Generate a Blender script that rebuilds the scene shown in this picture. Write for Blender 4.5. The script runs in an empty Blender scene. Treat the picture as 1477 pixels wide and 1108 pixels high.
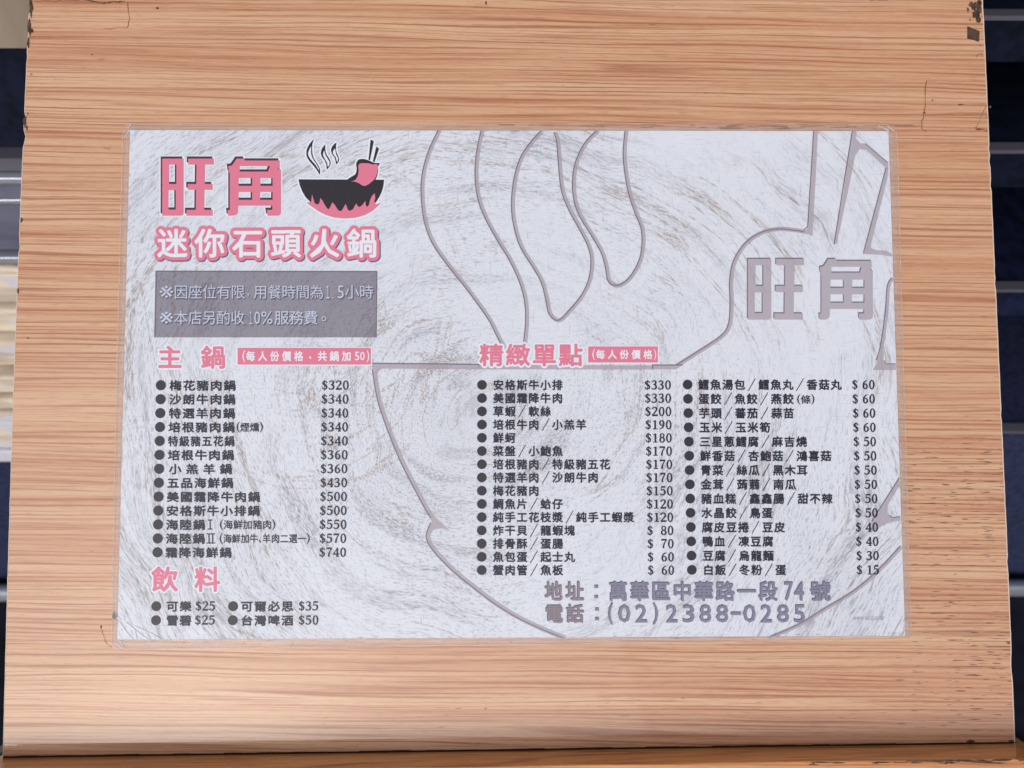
import bpy, math, random
from mathutils import Matrix, Vector
rnd = random.Random(7)
S = bpy.context.scene
COL = S.collection

# ------------------------------------------------------------------ frame of the reclined board
PITCH = math.radians(40)
BM = Matrix.Translation((0, 0, 1.0)) @ Matrix.Rotation(PITCH, 4, 'X')      # board frame -> world

# ------------------------------------------------------------------ camera
CAM_AX = ((0.99995389, -0.00278773, 0.00918992), (-0.00226566, -0.99840921, -0.05633745), (0.00933235, 0.05631403, -0.99836949))
CAM_C = Vector((-0.00374488, -0.02521936, 0.40142536))
FPX, PCX, PCY = 1066.0, 738.5, 554.0
cd = bpy.data.cameras.new('camera'); cam = bpy.data.objects.new('camera', cd); COL.objects.link(cam)
r, d, f = (Vector(v) for v in CAM_AX)
M = Matrix(((r.x, -d.x, -f.x, CAM_C.x), (r.y, -d.y, -f.y, CAM_C.y), (r.z, -d.z, -f.z, CAM_C.z), (0, 0, 0, 1)))
cam.matrix_world = BM @ M
cd.sensor_width = 36.0; cd.lens = 36.0 * FPX / 1477.0
cd.clip_start = 0.01; cd.clip_end = 200
cd.dof.use_dof = True; cd.dof.focus_distance = 0.402; cd.dof.aperture_fstop = 10.0
S.camera = cam

# ------------------------------------------------------------------ sky, sun, exposure
SUN_EL, SUN_AZ = 23.0, 22.0          # azimuth measured from -y towards -x
w = bpy.data.worlds.new('World'); S.world = w; w.use_nodes = True
wn, wl = w.node_tree.nodes, w.node_tree.links
bg = wn['Background']
sky = wn.new('ShaderNodeTexSky'); sky.sky_type = 'NISHITA'; sky.sun_disc = False
sky.sun_elevation = math.radians(SUN_EL); sky.dust_density = 1.0; sky.air_density = 1.0
el, az = math.radians(SUN_EL), math.radians(SUN_AZ)
sdir = Vector((-math.cos(el) * math.sin(az), -math.cos(el) * math.cos(az), math.sin(el)))
sky.sun_rotation = math.atan2(sdir.x, sdir.y)
hs = wn.new('ShaderNodeHueSaturation'); hs.inputs['Saturation'].default_value = 0.35
wl.new(sky.outputs[0], hs.inputs['Color']); wl.new(hs.outputs[0], bg.inputs['Color'])
bg.inputs['Strength'].default_value = 0.15
sl = bpy.data.lights.new('sun', 'SUN'); sl.energy = 0.5; sl.angle = math.radians(60); sl.color = (1.0, 0.97, 0.93)
so = bpy.data.objects.new('sun', sl); COL.objects.link(so); so.location = (0, 0, 5)
so.rotation_euler = sdir.to_track_quat('Z', 'Y').to_euler()
vs = S.view_settings
vs.view_transform = 'Standard'; vs.look = 'None'; vs.gamma = 1.0; vs.use_curve_mapping = False
vs.exposure = 0.16

# ------------------------------------------------------------------ helpers
def srgb(r, g, b):
    return tuple(((c / 255) / 12.92 if c / 255 <= .04045 else ((c / 255 + .055) / 1.055) ** 2.4) for c in (r, g, b)) + (1.0,)

def P(px, py):
    """a place measured on the photograph, carried onto the flat of the board (metres, board frame)"""
    u, v = (px - PCX) / FPX, (py - PCY) / FPX
    D = [CAM_AX[0][k] * u + CAM_AX[1][k] * v + CAM_AX[2][k] for k in range(3)]
    s = -CAM_C.z / D[2]
    return (CAM_C.x + s * D[0], CAM_C.y + s * D[1])

class MB:
    def __init__(s): s.v = []; s.f = []; s.m = []
    def face(s, pts, mi=0):
        n = len(s.v); s.v += [tuple(p) for p in pts]; s.f.append(tuple(range(n, n + len(pts)))); s.m.append(mi)
    def add(s, vs_, fs_, mi=0):
        n = len(s.v); s.v += [tuple(p) for p in vs_]
        for f_ in fs_: s.f.append(tuple(i + n for i in f_)); s.m.append(mi)
    def box(s, x0, x1, y0, y1, z0, z1, mi=0):
        vs_ = [(x, y, z) for z in (z0, z1) for y in (y0, y1) for x in (x0, x1)]
        s.add(vs_, [(0, 2, 3, 1), (4, 5, 7, 6), (0, 1, 5, 4), (2, 6, 7, 3), (0, 4, 6, 2), (1, 3, 7, 5)], mi)
    def prism(s, pts, z0, z1, mi=0):
        n = len(pts); vs_ = [(x, y, z0) for x, y in pts] + [(x, y, z1) for x, y in pts]
        a = sum(pts[i][0] * pts[(i + 1) % n][1] - pts[(i + 1) % n][0] * pts[i][1] for i in range(n))
        if a < 0: pts = pts[::-1]; vs_ = [(x, y, z0) for x, y in pts] + [(x, y, z1) for x, y in pts]
        s.add(vs_, [tuple(range(n - 1, -1, -1)), tuple(range(n, 2 * n))] + [(i, (i + 1) % n, n + (i + 1) % n, n + i) for i in range(n)], mi)
    def build(s, name, mats, parent=None, mat=None, bevel=0):
        me = bpy.data.meshes.new(name); me.from_pydata(s.v, [], s.f)
        for m in (mats if isinstance(mats, (list, tuple)) else [mats]): me.materials.append(m)
        me.polygons.foreach_set('material_index', s.m); me.update()
        o = bpy.data.objects.new(name, me); COL.objects.link(o)
        if parent is not None:
            bpy.context.view_layer.update()
            o.parent = parent
            o.matrix_local = parent.matrix_world.inverted() @ mat if mat is not None else Matrix.Identity(4)
        elif mat is not None: o.matrix_world = mat
        if bevel:
            b = o.modifiers.new('bevel', 'BEVEL'); b.width = bevel; b.segments = 2; b.limit_method = 'ANGLE'
        return o

def empty(name, mat, label=None, cat=None):
    o = bpy.data.objects.new(name, None); COL.objects.link(o); o.matrix_world = mat
    o.empty_display_size = .05
    if label: o['label'] = label; o['category'] = cat
    return o

# ------------------------------------------------------------------ materials
class NT:
    def __init__(s, name, rough=.5, spec=.5):
        s.m = bpy.data.materials.new(name); s.m.use_nodes = True
        s.n = s.m.node_tree.nodes; s.l = s.m.node_tree.links; s.b = s.n['Principled BSDF']
        s.b.inputs['Roughness'].default_value = rough; s.b.inputs['Specular IOR Level'].default_value = spec
    def put(s, node_in, v):
        if hasattr(v, 'is_linked') or isinstance(v, bpy.types.NodeSocket): s.l.new(v, node_in)
        else: node_in.default_value = v
    def math(s, op, a, b=0.0, c=None, clamp=False):
        n = s.n.new('ShaderNodeMath'); n.operation = op; n.use_clamp = clamp
        s.put(n.inputs[0], a); s.put(n.inputs[1], b)
        if c is not None: s.put(n.inputs[2], c)
        return n.outputs[0]
    def obj(s):
        return s.n.new('ShaderNodeTexCoord').outputs['Object']
    def mapping(s, vec, scale=(1, 1, 1), loc=(0, 0, 0), rot=(0, 0, 0)):
        n = s.n.new('ShaderNodeMapping'); s.put(n.inputs['Vector'], vec)
        n.inputs['Scale'].default_value = scale; n.inputs['Location'].default_value = loc; n.inputs['Rotation'].default_value = rot
        return n.outputs[0]
    def noise(s, vec, scale=1.0, detail=3.0, rough=.5, dist=0.0):
        n = s.n.new('ShaderNodeTexNoise'); s.put(n.inputs['Vector'], vec)
        n.inputs['Scale'].default_value = scale; n.inputs['Detail'].default_value = detail
        n.inputs['Roughness'].default_value = rough; n.inputs['Distortion'].default_value = dist
        return n.outputs['Fac']
    def ramp(s, fac, stops, interp='LINEAR'):
        n = s.n.new('ShaderNodeValToRGB'); s.put(n.inputs[0], fac); n.color_ramp.interpolation = interp
        e = n.color_ramp.elements
        while len(e) < len(stops): e.new(.5)
        for k, (p, c) in enumerate(stops): e[k].position = p; e[k].color = c if len(c) == 4 else tuple(c) + (1,)
        return n.outputs[0]
    def step(s, fac, lo, hi):
        n = s.n.new('ShaderNodeMapRange'); n.interpolation_type = 'SMOOTHSTEP'; s.put(n.inputs['Value'], fac)
        n.inputs['From Min'].default_value = lo; n.inputs['From Max'].default_value = hi
        return n.outputs[0]
    def mix(s, fac, a, b, mode='MIX'):
        n = s.n.new('ShaderNodeMix'); n.data_type = 'RGBA'; n.blend_type = mode
        s.put(n.inputs[0], fac); s.put(n.inputs[6], a); s.put(n.inputs[7], b)
        return n.outputs[2]
    def bump(s, h, strength=.2, dist=.001):
        n = s.n.new('ShaderNodeBump'); s.put(n.inputs['Height'], h); n.inputs['Strength'].default_value = strength; n.inputs['Distance'].default_value = dist
        s.l.new(n.outputs[0], s.b.inputs['Normal'])
    def color(s, c): s.put(s.b.inputs['Base Color'], c); return s.m

def xyz(t, v):
    n = t.n.new('ShaderNodeSeparateXYZ'); t.put(n.inputs[0], v); return n.outputs
def comb(t, x, y, z):
    n = t.n.new('ShaderNodeCombineXYZ'); t.put(n.inputs[0], x); t.put(n.inputs[1], y); t.put(n.inputs[2], z); return n.outputs[0]

def wood_mat(name, light, mid, dark, rough=.3, pores=True, k=1.0):
    t = NT(name, rough, .45); o = t.obj()
    # the grain lines wander a little
    wob = t.noise(t.mapping(o, (6, 40, 40)), 1, 2, .5)
    x, y, z = xyz(t, o)
    yy = t.math('ADD', y, t.math('MULTIPLY', t.math('SUBTRACT', wob, .5), .0045))
    yy = t.math('ADD', yy, t.math('MULTIPLY', x, .016))
    q = comb(t, x, yy, z)
    broad = t.noise(t.mapping(q, (2.2, 120, 120)), 1, 2.0, .5)
    amp = t.noise(t.mapping(q, (7, 330, 330), (3, 5, 1)), 1, 2.0, .5)
    ph = t.noise(t.mapping(q, (2.4, 85, 85), (6, 1, 1)), 1, 2.0, .5)
    wave = t.math('SINE', t.math('ADD', t.math('MULTIPLY', yy, 2150.0 * k), t.math('MULTIPLY', ph, 30.0)))
    thin = t.noise(t.mapping(q, (9, 1100 * k, 1100), (13, 5, 1)), 1, 2.0, .55)
    fine = t.noise(t.mapping(q, (90, 2300, 2300), (8, 2, 1)), 1, 3, .65)
    patch = t.noise(t.mapping(o, (5, 9, 9), (2, 2, 2)), 1, 2, .5)
    base = t.mix(t.step(broad, .32, .68), light, mid)
    lf = t.math('MULTIPLY', t.step(wave, .15, 1.0), t.step(amp, .33, .66))
    base = t.mix(t.math('MULTIPLY', lf, .80), base, dark)
    base = t.mix(t.math('MULTIPLY', t.step(wave, -.35, -1.0), .38), base, light)
    base = t.mix(t.math('MULTIPLY', t.step(thin, .53, .66), .58), base, dark)
    base = t.mix(t.math('MULTIPLY', t.step(fine, .52, .68), .42), base, dark)
    base = t.mix(t.math('MULTIPLY', t.step(fine, .46, .28), .34), base, tuple(min(1, c * 1.12) for c in light[:3]) + (1,))
    base = t.mix(t.math('MULTIPLY', t.step(patch, .35, .75), .25), base, mid)
    if pores:
        pn = t.noise(t.mapping(q, (95, 1150, 1150), (1, 7, 3)), 1, 1.5, .5)
        g1 = t.step(x, .17, .225)
        g2 = t.step(y, .06, -.06)
        g3 = t.step(t.noise(t.mapping(o, (7, 12, 12), (5, 0, 0)), 1, 2, .5), .35, .62)
        gm = t.math('MULTIPLY', t.math('MULTIPLY', g1, g2), t.math('ADD', t.math('MULTIPLY', g3, .8), .25))
        far = t.math('MULTIPLY', t.step(t.noise(t.mapping(o, (6, 14, 14), (9, 4, 0)), 1, 2, .5), .55, .75), .5)
        gm = t.math('MAXIMUM', gm, far)
        thr = t.math('SUBTRACT', pn, t.math('SUBTRACT', .765, t.math('MULTIPLY', gm, .15)))
        pf = t.math('MULTIPLY', t.step(thr, 0.0, .03), .8)
        base = t.mix(pf, base, srgb(98, 60, 40))
        # sparse nicks and specks
        vo = t.n.new('ShaderNodeTexVoronoi'); t.put(vo.inputs['Vector'], t.mapping(o, (46, 60, 60), (3, 1, 0))); vo.inputs['Scale'].default_value = 1
        sp = t.math('MULTIPLY', t.step(vo.outputs['Distance'], .055, .03), t.step(t.noise(t.mapping(o, (24, 24, 24)), 1, 1), .56, .6))
        base = t.mix(t.math('MULTIPLY', sp, .8), base, srgb(84, 54, 40))
    t.b.inputs['Coat Weight'].default_value = 1.0; t.b.inputs['Coat Roughness'].default_value = .045; t.b.inputs['Coat IOR'].default_value = 1.5
    t.bump(t.math('ADD', thin, t.math('MULTIPLY', fine, .5)), .08, .0002)
    rr = t.math('ADD', rough - .05, t.math('MULTIPLY', patch, .12)); t.put(t.b.inputs['Roughness'], rr)
    return t.color(base)

def scratch(t, o):
    """strokes brushed round the heart of a sawn trunk: (fine, bands, cross, calm)"""
    CX, CY = -.012, -.018
    x, y, z = xyz(t, o)
    w1 = t.noise(t.mapping(o, (8, 8, 8)), 1, 2, .5); w2 = t.noise(t.mapping(o, (8, 8, 8), (11, 3, 0)), 1, 2, .5)
    dx = t.math('ADD', t.math('SUBTRACT', x, CX), t.math('MULTIPLY', t.math('SUBTRACT', w1, .5), .055))
    dy = t.math('ADD', t.math('MULTIPLY', t.math('SUBTRACT', y, CY), 1.12), t.math('MULTIPLY', t.math('SUBTRACT', w2, .5), .055))
    rr = t.math('SQRT', t.math('ADD', t.math('MULTIPLY', dx, dx), t.math('MULTIPLY', dy, dy)))
    ri = t.math('DIVIDE', 1.0, t.math('ADD', rr, .004))
    cx, sy = t.math('MULTIPLY', dx, ri), t.math('MULTIPLY', dy, ri)
    def ring(a, b, off, det, rg):
        v = comb(t, t.math('ADD', t.math('MULTIPLY', cx, a), off), t.math('MULTIPLY', sy, a), t.math('MULTIPLY', rr, b))
        return t.noise(v, 1, det, rg)
    fine = ring(36, 1350, 0, 4, .70)
    fine2 = ring(50, 1700, 9, 3, .65)
    bands = ring(1.1, 110, 4, 3, .55)
    # a second hand of strokes, straight and crossing
    arcs = t.math('ABSOLUTE', t.math('SUBTRACT', ring(.55, 62, 14, 2.0, .5), .5))
    # a second heart at the upper left, with its own rings
    ax = t.math('ADD', t.math('SUBTRACT', x, -.115), t.math('MULTIPLY', t.math('SUBTRACT', w2, .5), .03)); ay = t.math('ADD', t.math('SUBTRACT', y, .035), t.math('MULTIPLY', t.math('SUBTRACT', w1, .5), .03))
    ra_ = t.math('SQRT', t.math('ADD', t.math('MULTIPLY', ax, ax), t.math('MULTIPLY', ay, ay)))
    rb = t.math('DIVIDE', 1.0, t.math('ADD', ra_, .004))
    va = comb(t, t.math('MULTIPLY', t.math('MULTIPLY', ax, rb), .6), t.math('MULTIPLY', t.math('MULTIPLY', ay, rb), .6), t.math('MULTIPLY', ra_, 75))
    arcs2 = t.math('ADD', t.math('ABSOLUTE', t.math('SUBTRACT', t.noise(va, 1, 2, .5), .5)), t.math('MULTIPLY', t.step(ra_, .09, .13), .1))
    arcs = t.math('MINIMUM', arcs, arcs2)
    wv = t.math('MULTIPLY', t.math('SUBTRACT', w1, .5), .03)
    vc = comb(t, t.math('ADD', x, wv), t.math('ADD', y, wv), 0.0)
    ca = t.noise(t.mapping(vc, (900, 70, 1), (0, 0, 0), (0, 0, .12)), 1, 3, .65)
    cb = t.noise(t.mapping(vc, (80, 1000, 1), (5, 0, 0), (0, 0, .2)), 1, 3, .65)
    cross = t.math('MAXIMUM', ca, cb)
    calm = t.noise(t.mapping(o, (9, 9, 9), (4, 8, 0)), 1, 3, .55)
    return fine, fine2, bands, cross, calm, x, y, arcs

def paper_mat(name, lightc, greyc, brownc, amount=1.0, rough=.24):
    t = NT(name, rough, .5); o = t.obj()
    fine, fine2, bands, cross, calm, x, y, arcs = scratch(t, o)
    # towards the upper right the brushing thins out
    ur = t.math('MULTIPLY', t.step(x, .03, .13), t.step(y, -.05, .04))
    am = t.math('MULTIPLY', t.math('SUBTRACT', t.math('ADD', .35, t.math('MULTIPLY', t.step(calm, .32, .62), .75)), t.math('MULTIPLY', ur, .45)), amount)
    base = lightc
    base = t.mix(t.math('MULTIPLY', t.math('MULTIPLY', t.step(bands, .50, .64), t.step(fine, .36, .58)), t.math('MULTIPLY', am, .50)), base, greyc)
    base = t.mix(t.math('MULTIPLY', t.step(fine, .51, .66), t.math('MULTIPLY', am, .66)), base, greyc)
    base = t.mix(t.math('MULTIPLY', t.step(fine2, .60, .68), t.math('MULTIPLY', am, .55)), base, tuple(c * .55 for c in greyc[:3]) + (1,))
    base = t.mix(t.math('MULTIPLY', t.step(cross, .58, .72), .34 * amount), base, greyc)
    br = t.math('MULTIPLY', t.step(bands, .62, .72), t.step(fine, .46, .6))
    base = t.mix(t.math('MULTIPLY', br, t.math('MULTIPLY', am, .28)), base, brownc)
    al = t.math('MULTIPLY', t.step(arcs, .022, .003), t.math('MULTIPLY', t.step(calm, .40, .56), t.step(fine, .40, .60)))
    base = t.mix(t.math('MULTIPLY', al, .70 * amount), base, brownc)
    base = t.mix(t.math('MULTIPLY', t.step(calm, .45, .75), .14 * amount), base, greyc)
    t.bump(t.noise(t.mapping(o, (14, 22, 1)), 1, 2, .5), .06, .004)
    return t.color(base)

def ink(name, c, rough=.34, speck=None, amt=.3):
    t = NT(name, rough, .5)
    if speck is None: return t.color(c)
    n = t.noise(t.mapping(t.obj(), (1500, 1500, 1)), 1, 3, .7)
    return t.color(t.mix(t.math('MULTIPLY', t.step(n, .56, .74), amt), c, speck))

def plain(name, c, rough=.5, metal=0.0, noise=None):
    t = NT(name, rough, .12 if rough >= .7 else .5); t.b.inputs['Metallic'].default_value = metal
    if noise:
        sc, c2 = noise
        return t.color(t.mix(t.step(t.noise(t.mapping(t.obj(), sc), 1, 4, .6), .38, .66), c, c2))
    return t.color(c)

WOOD = wood_mat('oak_laminate', srgb(227, 182, 144), srgb(209, 152, 114), srgb(162, 90, 54))
WOODL = wood_mat('oak_ledge', srgb(230, 160, 88), srgb(212, 134, 66), srgb(150, 80, 36), pores=False)
PAPER = paper_mat('printed_paper', srgb(229, 231, 241), srgb(152, 149, 160), srgb(164, 144, 128))
MARK = paper_mat('watermark_ink', srgb(186, 177, 186), srgb(160, 150, 160), srgb(160, 146, 146), .6)
MARKD = ink('watermark_edge_ink', srgb(122, 112, 126))
PANEL = paper_mat('panel_ink', srgb(150, 146, 158), srgb(112, 104, 116), srgb(116, 98, 100), 1.0)
PANELD = ink('panel_edge_ink', srgb(116, 110, 124))
WHITE = ink('white_ink', srgb(236, 239, 247))
PINK = ink('pink_ink', srgb(232, 126, 152), speck=srgb(240, 160, 180), amt=.35)
BLACK = ink('black_ink', srgb(46, 40, 48), speck=srgb(88, 80, 84), amt=.35)
TEXT = ink('text_ink', srgb(44, 40, 56))
DOT = ink('dot_ink', srgb(52, 47, 55), speck=srgb(90, 84, 92), amt=.3)
DARK = ink('shadow_ink', srgb(70, 56, 66))
ADDR = ink('address_ink', srgb(138, 134, 156))
ADDRB = ink('address_warm_ink', srgb(148, 134, 142))
ADDRD = ink('address_edge_ink', srgb(96, 92, 118))
LBLUE = ink('pale_notice_ink', srgb(202, 206, 226))
PSHAD = ink('notice_shadow_ink', srgb(88, 84, 102))
PINKS = ink('pink_shadow_ink', srgb(104, 92, 124))
CREDIT = ink('credit_ink', srgb(176, 178, 192))
CHIP = plain('bare_core', srgb(74, 58, 52), .9, 0, ((160, 160, 160), srgb(110, 84, 70)))
CRACK = plain('crack_dirt', srgb(134, 90, 66), .9)
JOINT = plain('joint_dark', srgb(60, 38, 28), .9)
EDGE = plain('board_edge', srgb(226, 204, 186), .6)

def film_mat(name, veil, dirt=False):
    m = bpy.data.materials.new(name); m.use_nodes = True
    n, l = m.node_tree.nodes, m.node_tree.links
    out = n['Material Output']; n.remove(n['Principled BSDF'])
    tr = n.new('ShaderNodeBsdfTransparent'); tr.inputs[0].default_value = (.985, .985, .99, 1)
    gl = n.new('ShaderNodeBsdfGlossy'); gl.inputs['Roughness'].default_value = .12
    df = n.new('ShaderNodeBsdfDiffuse'); df.inputs[0].default_value = srgb(230, 212, 203)
    fr = n.new('ShaderNodeFresnel'); geo = n.new('ShaderNodeNewGeometry'); ix = n.new('ShaderNodeMapRange'); ix.inputs['To Min'].default_value = 1.45; ix.inputs['To Max'].default_value = 1 / 1.45
    l.new(geo.outputs['Backfacing'], ix.inputs['Value']); l.new(ix.outputs[0], fr.inputs[0])
    a = n.new('ShaderNodeMixShader'); b = n.new('ShaderNodeMixShader')
    tc = n.new('ShaderNodeTexCoord'); nz = n.new('ShaderNodeTexNoise'); mp = n.new('ShaderNodeMapping')
    mp.inputs['Scale'].default_value = (60, 300, 1); nz.inputs['Scale'].default_value = 1; nz.inputs['Detail'].default_value = 4
    mr = n.new('ShaderNodeMapRange'); mr.inputs['From Min'].default_value = .35; mr.inputs['From Max'].default_value = .7
    mr.inputs['To Min'].default_value = veil * .55; mr.inputs['To Max'].default_value = veil * 1.4
    l.new(tc.outputs['Object'], mp.inputs[0]); l.new(mp.outputs[0], nz.inputs['Vector']); l.new(nz.outputs['Fac'], mr.inputs['Value'])
    l.new(mr.outputs[0], a.inputs[0]); l.new(tr.outputs[0], a.inputs[1]); l.new(df.outputs[0], a.inputs[2])
    l.new(fr.outputs[0], b.inputs[0]); l.new(a.outputs[0], b.inputs[1]); l.new(gl.outputs[0], b.inputs[2])
    bp = n.new('ShaderNodeBump'); bp.inputs['Strength'].default_value = .25; bp.inputs['Distance'].default_value = .001
    l.new(nz.outputs['Fac'], bp.inputs['Height']); l.new(bp.outputs[0], gl.inputs['Normal'])
    l.new(b.outputs[0], out.inputs[0])
    return m
FILM = film_mat('lamination_film', .26)
SEAL = film_mat('sealed_film', .40)
RIM_GLINT = film_mat('film_rim_highlight', .6)  # heavier veil paints the highlight along the film's outer edge
GRIME = film_mat('grimy_film', .35)
for nd in GRIME.node_tree.nodes:
    if nd.type == 'BSDF_DIFFUSE': nd.inputs[0].default_value = srgb(122, 96, 84)

# ------------------------------------------------------------------ ground and what stands behind
GND = plain('dark_paving', srgb(34, 36, 48), .8, 0, ((14, 14, 14), srgb(22, 23, 32)))
g = MB(); g.box(-14, 14, -14, 14, -.05, 0); go = g.build('ground', GND); go['kind'] = 'structure'

NAVY = plain('navy_board', srgb(30, 37, 66), .7, 0, ((60, 40, 60), srgb(16, 21, 42)))
NAVYD = plain('dark_navy_board', srgb(20, 27, 48), .7, 0, ((60, 40, 60), srgb(11, 15, 28)))
BLK = plain('black_board', srgb(9, 8, 9), .8)
GREY = plain('grey_strip', srgb(92, 88, 100), .6)
ALU = plain('pale_metal', srgb(206, 210, 222), .28, .6)
CHROME = plain('polished_metal', srgb(210, 214, 222), .16, 1.0)
PALE = plain('pale_panel_wood', srgb(176, 160, 142), .5, 0, ((9, 9, 2), srgb(140, 124, 108)))
GLASSY = plain('smoked_panel', srgb(112, 114, 134), .7, 0, ((8, 8, 40), srgb(92, 92, 108)))
t = NT('stone_cladding', .7); o_ = t.obj()
nn = t.noise(t.mapping(o_, (5, 5, 42)), 1, 3, .6); n2 = t.noise(t.mapping(o_, (8, 8, 26), (3, 1, 4)), 1, 2, .5)
STONE = t.color(t.mix(t.step(n2, .55, .62), t.mix(t.step(nn, .4, .62), srgb(236, 220, 200), srgb(196, 178, 164)), srgb(214, 212, 224)))
t = NT('navy_cloth', .9); STONE
NAVYC = plain('navy_blue_front', srgb(50, 56, 86), .8, 0, ((120, 120, 120), srgb(38, 43, 68)))

YB = .42
rack = empty('shelf_rack', Matrix.Translation((.82, YB + .2, 0)), 'black shelf rack with navy shelf fronts seen beyond the right edge of the board', 'rack')
W = Matrix.Identity(4)
def wp(mb, name, mat, parent, bevel=0): return mb.build(name, mat, parent, W, bevel)
b = MB(); b.box(.04, 1.6, YB + .38, YB + .40, .449, 1.25); wp(b, 'back_panel', BLK, rack)
for x0 in (.04, 1.58):
    b = MB(); b.box(x0, x0 + .02, YB + .02, YB + .378, .452, 1.25); wp(b, 'side_panel', BLK, rack)
for z0, z1 in ((.674, .717), (.858, .902), (.993, 1.034)):
    b = MB(); b.box(.062, 1.578, YB, YB + .376, z0, z1 - .003); s_ = wp(b, 'shelf', NAVYD if z0 > .7 else NAVY, rack)
    b = MB(); b.box(.062, 1.578, YB - .004, YB + .012, z1 - .002, z1 + .002); wp(b, 'lit_shelf_edge', GREY, s_)  # grey strip paints the light on the shelf's top front edge
b = MB(); b.box(.04, 1.6, YB, YB + .376, .012, .445); wp(b, 'base_panel', NAVYC, rack, .004)
b = MB(); b.box(.04, 1.6, YB - .006, YB + .01, .446, .451); wp(b, 'lit_base_edge', GREY, rack)  # grey colour stands in for the lit top edge of the base
b = MB(); b.box(.04, 1.6, YB - .002, YB + .38, 1.251, 1.27); wp(b, 'top_panel', BLK, rack)

ctr = empty('counter', Matrix.Translation((-.82, YB + .2, 0)), 'stone clad counter with navy plinth and pale metal trims left of the board', 'counter')
b = MB(); b.box(-1.7, .03, YB, YB + .4, .012, .377); wp(b, 'plinth', NAVYC, ctr, .004)
b = MB()
z = .381
while z < .757:
    h = rnd.uniform(.022, .05); h = min(h, .76 - z)
    b.box(-1.7, .03, YB - rnd.uniform(0, .03), YB + .4, z, z + h - .003); z += h
wp(b, 'stone_cladding', STONE, ctr, .004)
b = MB(); b.box(-1.7, .03, YB - .002, YB + .4, .778, .843); b.box(-1.7, .03, YB + .004, YB + .4, .85, .868); wp(b, 'smoked_panel', GLASSY, ctr)
for z0, z1 in ((.766, .774), (.845, .850), (.869, .876)):
    b = MB(); b.box(-1.7, .03, YB - .012, YB + .39, z0, z1); wp(b, 'metal_trim', ALU, ctr, .001)
b = MB(); b.box(-1.7, .03, YB - .001, YB + .4, .878, .892); wp(b, 'grey_ledge', GREY, ctr)
b = MB(); b.box(-1.7, .03, YB + .02, YB + .4, .894, 1.002); wp(b, 'dark_recess', NAVYD, ctr)
b = MB(); b.box(-1.7, .03, YB, YB + .4, 1.004, 1.3); wp(b, 'wood_panel', PALE, ctr)

def tube(mb, x0, x1, yc, zc, rad, n=20):
    vs_ = [(x, yc + rad * math.cos(2 * math.pi * k / n), zc + rad * math.sin(2 * math.pi * k / n)) for x in (x0, x1) for k in range(n)]
    mb.add(vs_, [(k, (k + 1) % n, n + (k + 1) % n, n + k) for k in range(n)] + [tuple(range(n - 1, -1, -1)), tuple(range(n, 2 * n))])
b = MB(); tube(b, -1.8, 1.7, YB - .03, .016, .0158)
ra = b.build('foot_rail', ALU)
for p in ra.data.polygons: p.use_smooth = len(p.vertices) == 4
ra['label'] = 'polished metal rail lying low along the floor below navy panels'; ra['category'] = 'rail'

# ------------------------------------------------------------------ the sign stand: board, ledge, post
stand = empty('sign_stand', Matrix.Translation((0, .02, 0)), 'wooden sign stand with reclined oak laminate board and raised bottom ledge', 'sign stand')
bpy.context.view_layer.update()
XL, XR, YT, YBt = -.2683, .2668, .2138, -.199
def wob(a, b_, n, amp, gap=()):
    out = []
    for k in range(n):
        u = k / n; x = a[0] + (b_[0] - a[0]) * u; y = a[1] + (b_[1] - a[1]) * u
        out.append((x, y, rnd.gauss(0, amp)))
    return out
def edge_x(y, side):
    e = .00004 * math.sin(y * 310 + side) + .00004 * math.sin(y * 780 + 2 * side)
    return e
nL = 120
left = []; right = []
nick_l = [(.2075, .0028, .0016), (.196, .0035, .0015), (.178, .002, .0008), (.145, .0025, .0010), (.134, .0045, .0016), (.074, .003, .0011), (.0575, .0016, .0012), (.02, .001, .0004)]
nick_r = [(.209, .003, .0004), (.128, .003, .0005), (.121, .002, .0006), (.108, .003, .0006), (.06, .003, .0004), (.052, .002, .0004), (-.02, .003, .0004), (-.10, .004, .0006), (-.155, .009, .0006)]
for k in range(nL + 1):
    y = YT + (YBt - YT) * k / nL
    def nk(L): return sum(a * max(0, 1 - abs(y - c) / h) for c, h, a in L)
    left.append((-.2683 - .0012 * math.sin(math.pi * (YT - y) / (YT - YBt)) + edge_x(y, 0) + nk(nick_l), y))
    right.append((.2662 + .0014 * min(1, (YT - y) / .30) + edge_x(y, 1) - nk(nick_r), y))
b = MB()
outline = left + right[::-1]
b.prism(outline, -.018, 0.0)
for k, f_ in enumerate(b.f): b.m[k] = 0 if k == 1 else 1
# thin pale skin showing along both edges
for L, s in ((left, 1), (right, -1)):
    for k in range(nL):
        (x0, y0), (x1, y1) = L[k], L[k + 1]
        wdt = .00035 if s == 1 else .00055
        b.face([(x0, y0, .00006), (x1, y1, .00006), (x1 + s * wdt, y1, .00006), (x0 + s * wdt, y0, .00006)], 1)
def blot(cx, cy, rx, ry, n=14, jag=.35, mi=2, zz=.00012):
    c = P(cx, cy); pts = []
    for k in range(n):
        a = 2 * math.pi * k / n; q = 1 + rnd.uniform(-jag, jag)
        e = P(cx + rx * q * math.cos(a), cy + ry * q * math.sin(a)); pts.append((e[0], e[1], zz))
    for k in range(n): b.face([(c[0], c[1], zz), pts[(k + 1) % n], pts[k]], mi)
def polyp(pts, mi=2, zz=.00012):
    b.face([P(*p) + (zz,) for p in pts][::-1], mi)
polyp([(1395, 38), (1413, 45), (1412, 61), (1404, 58), (1395, 56)])
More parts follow.
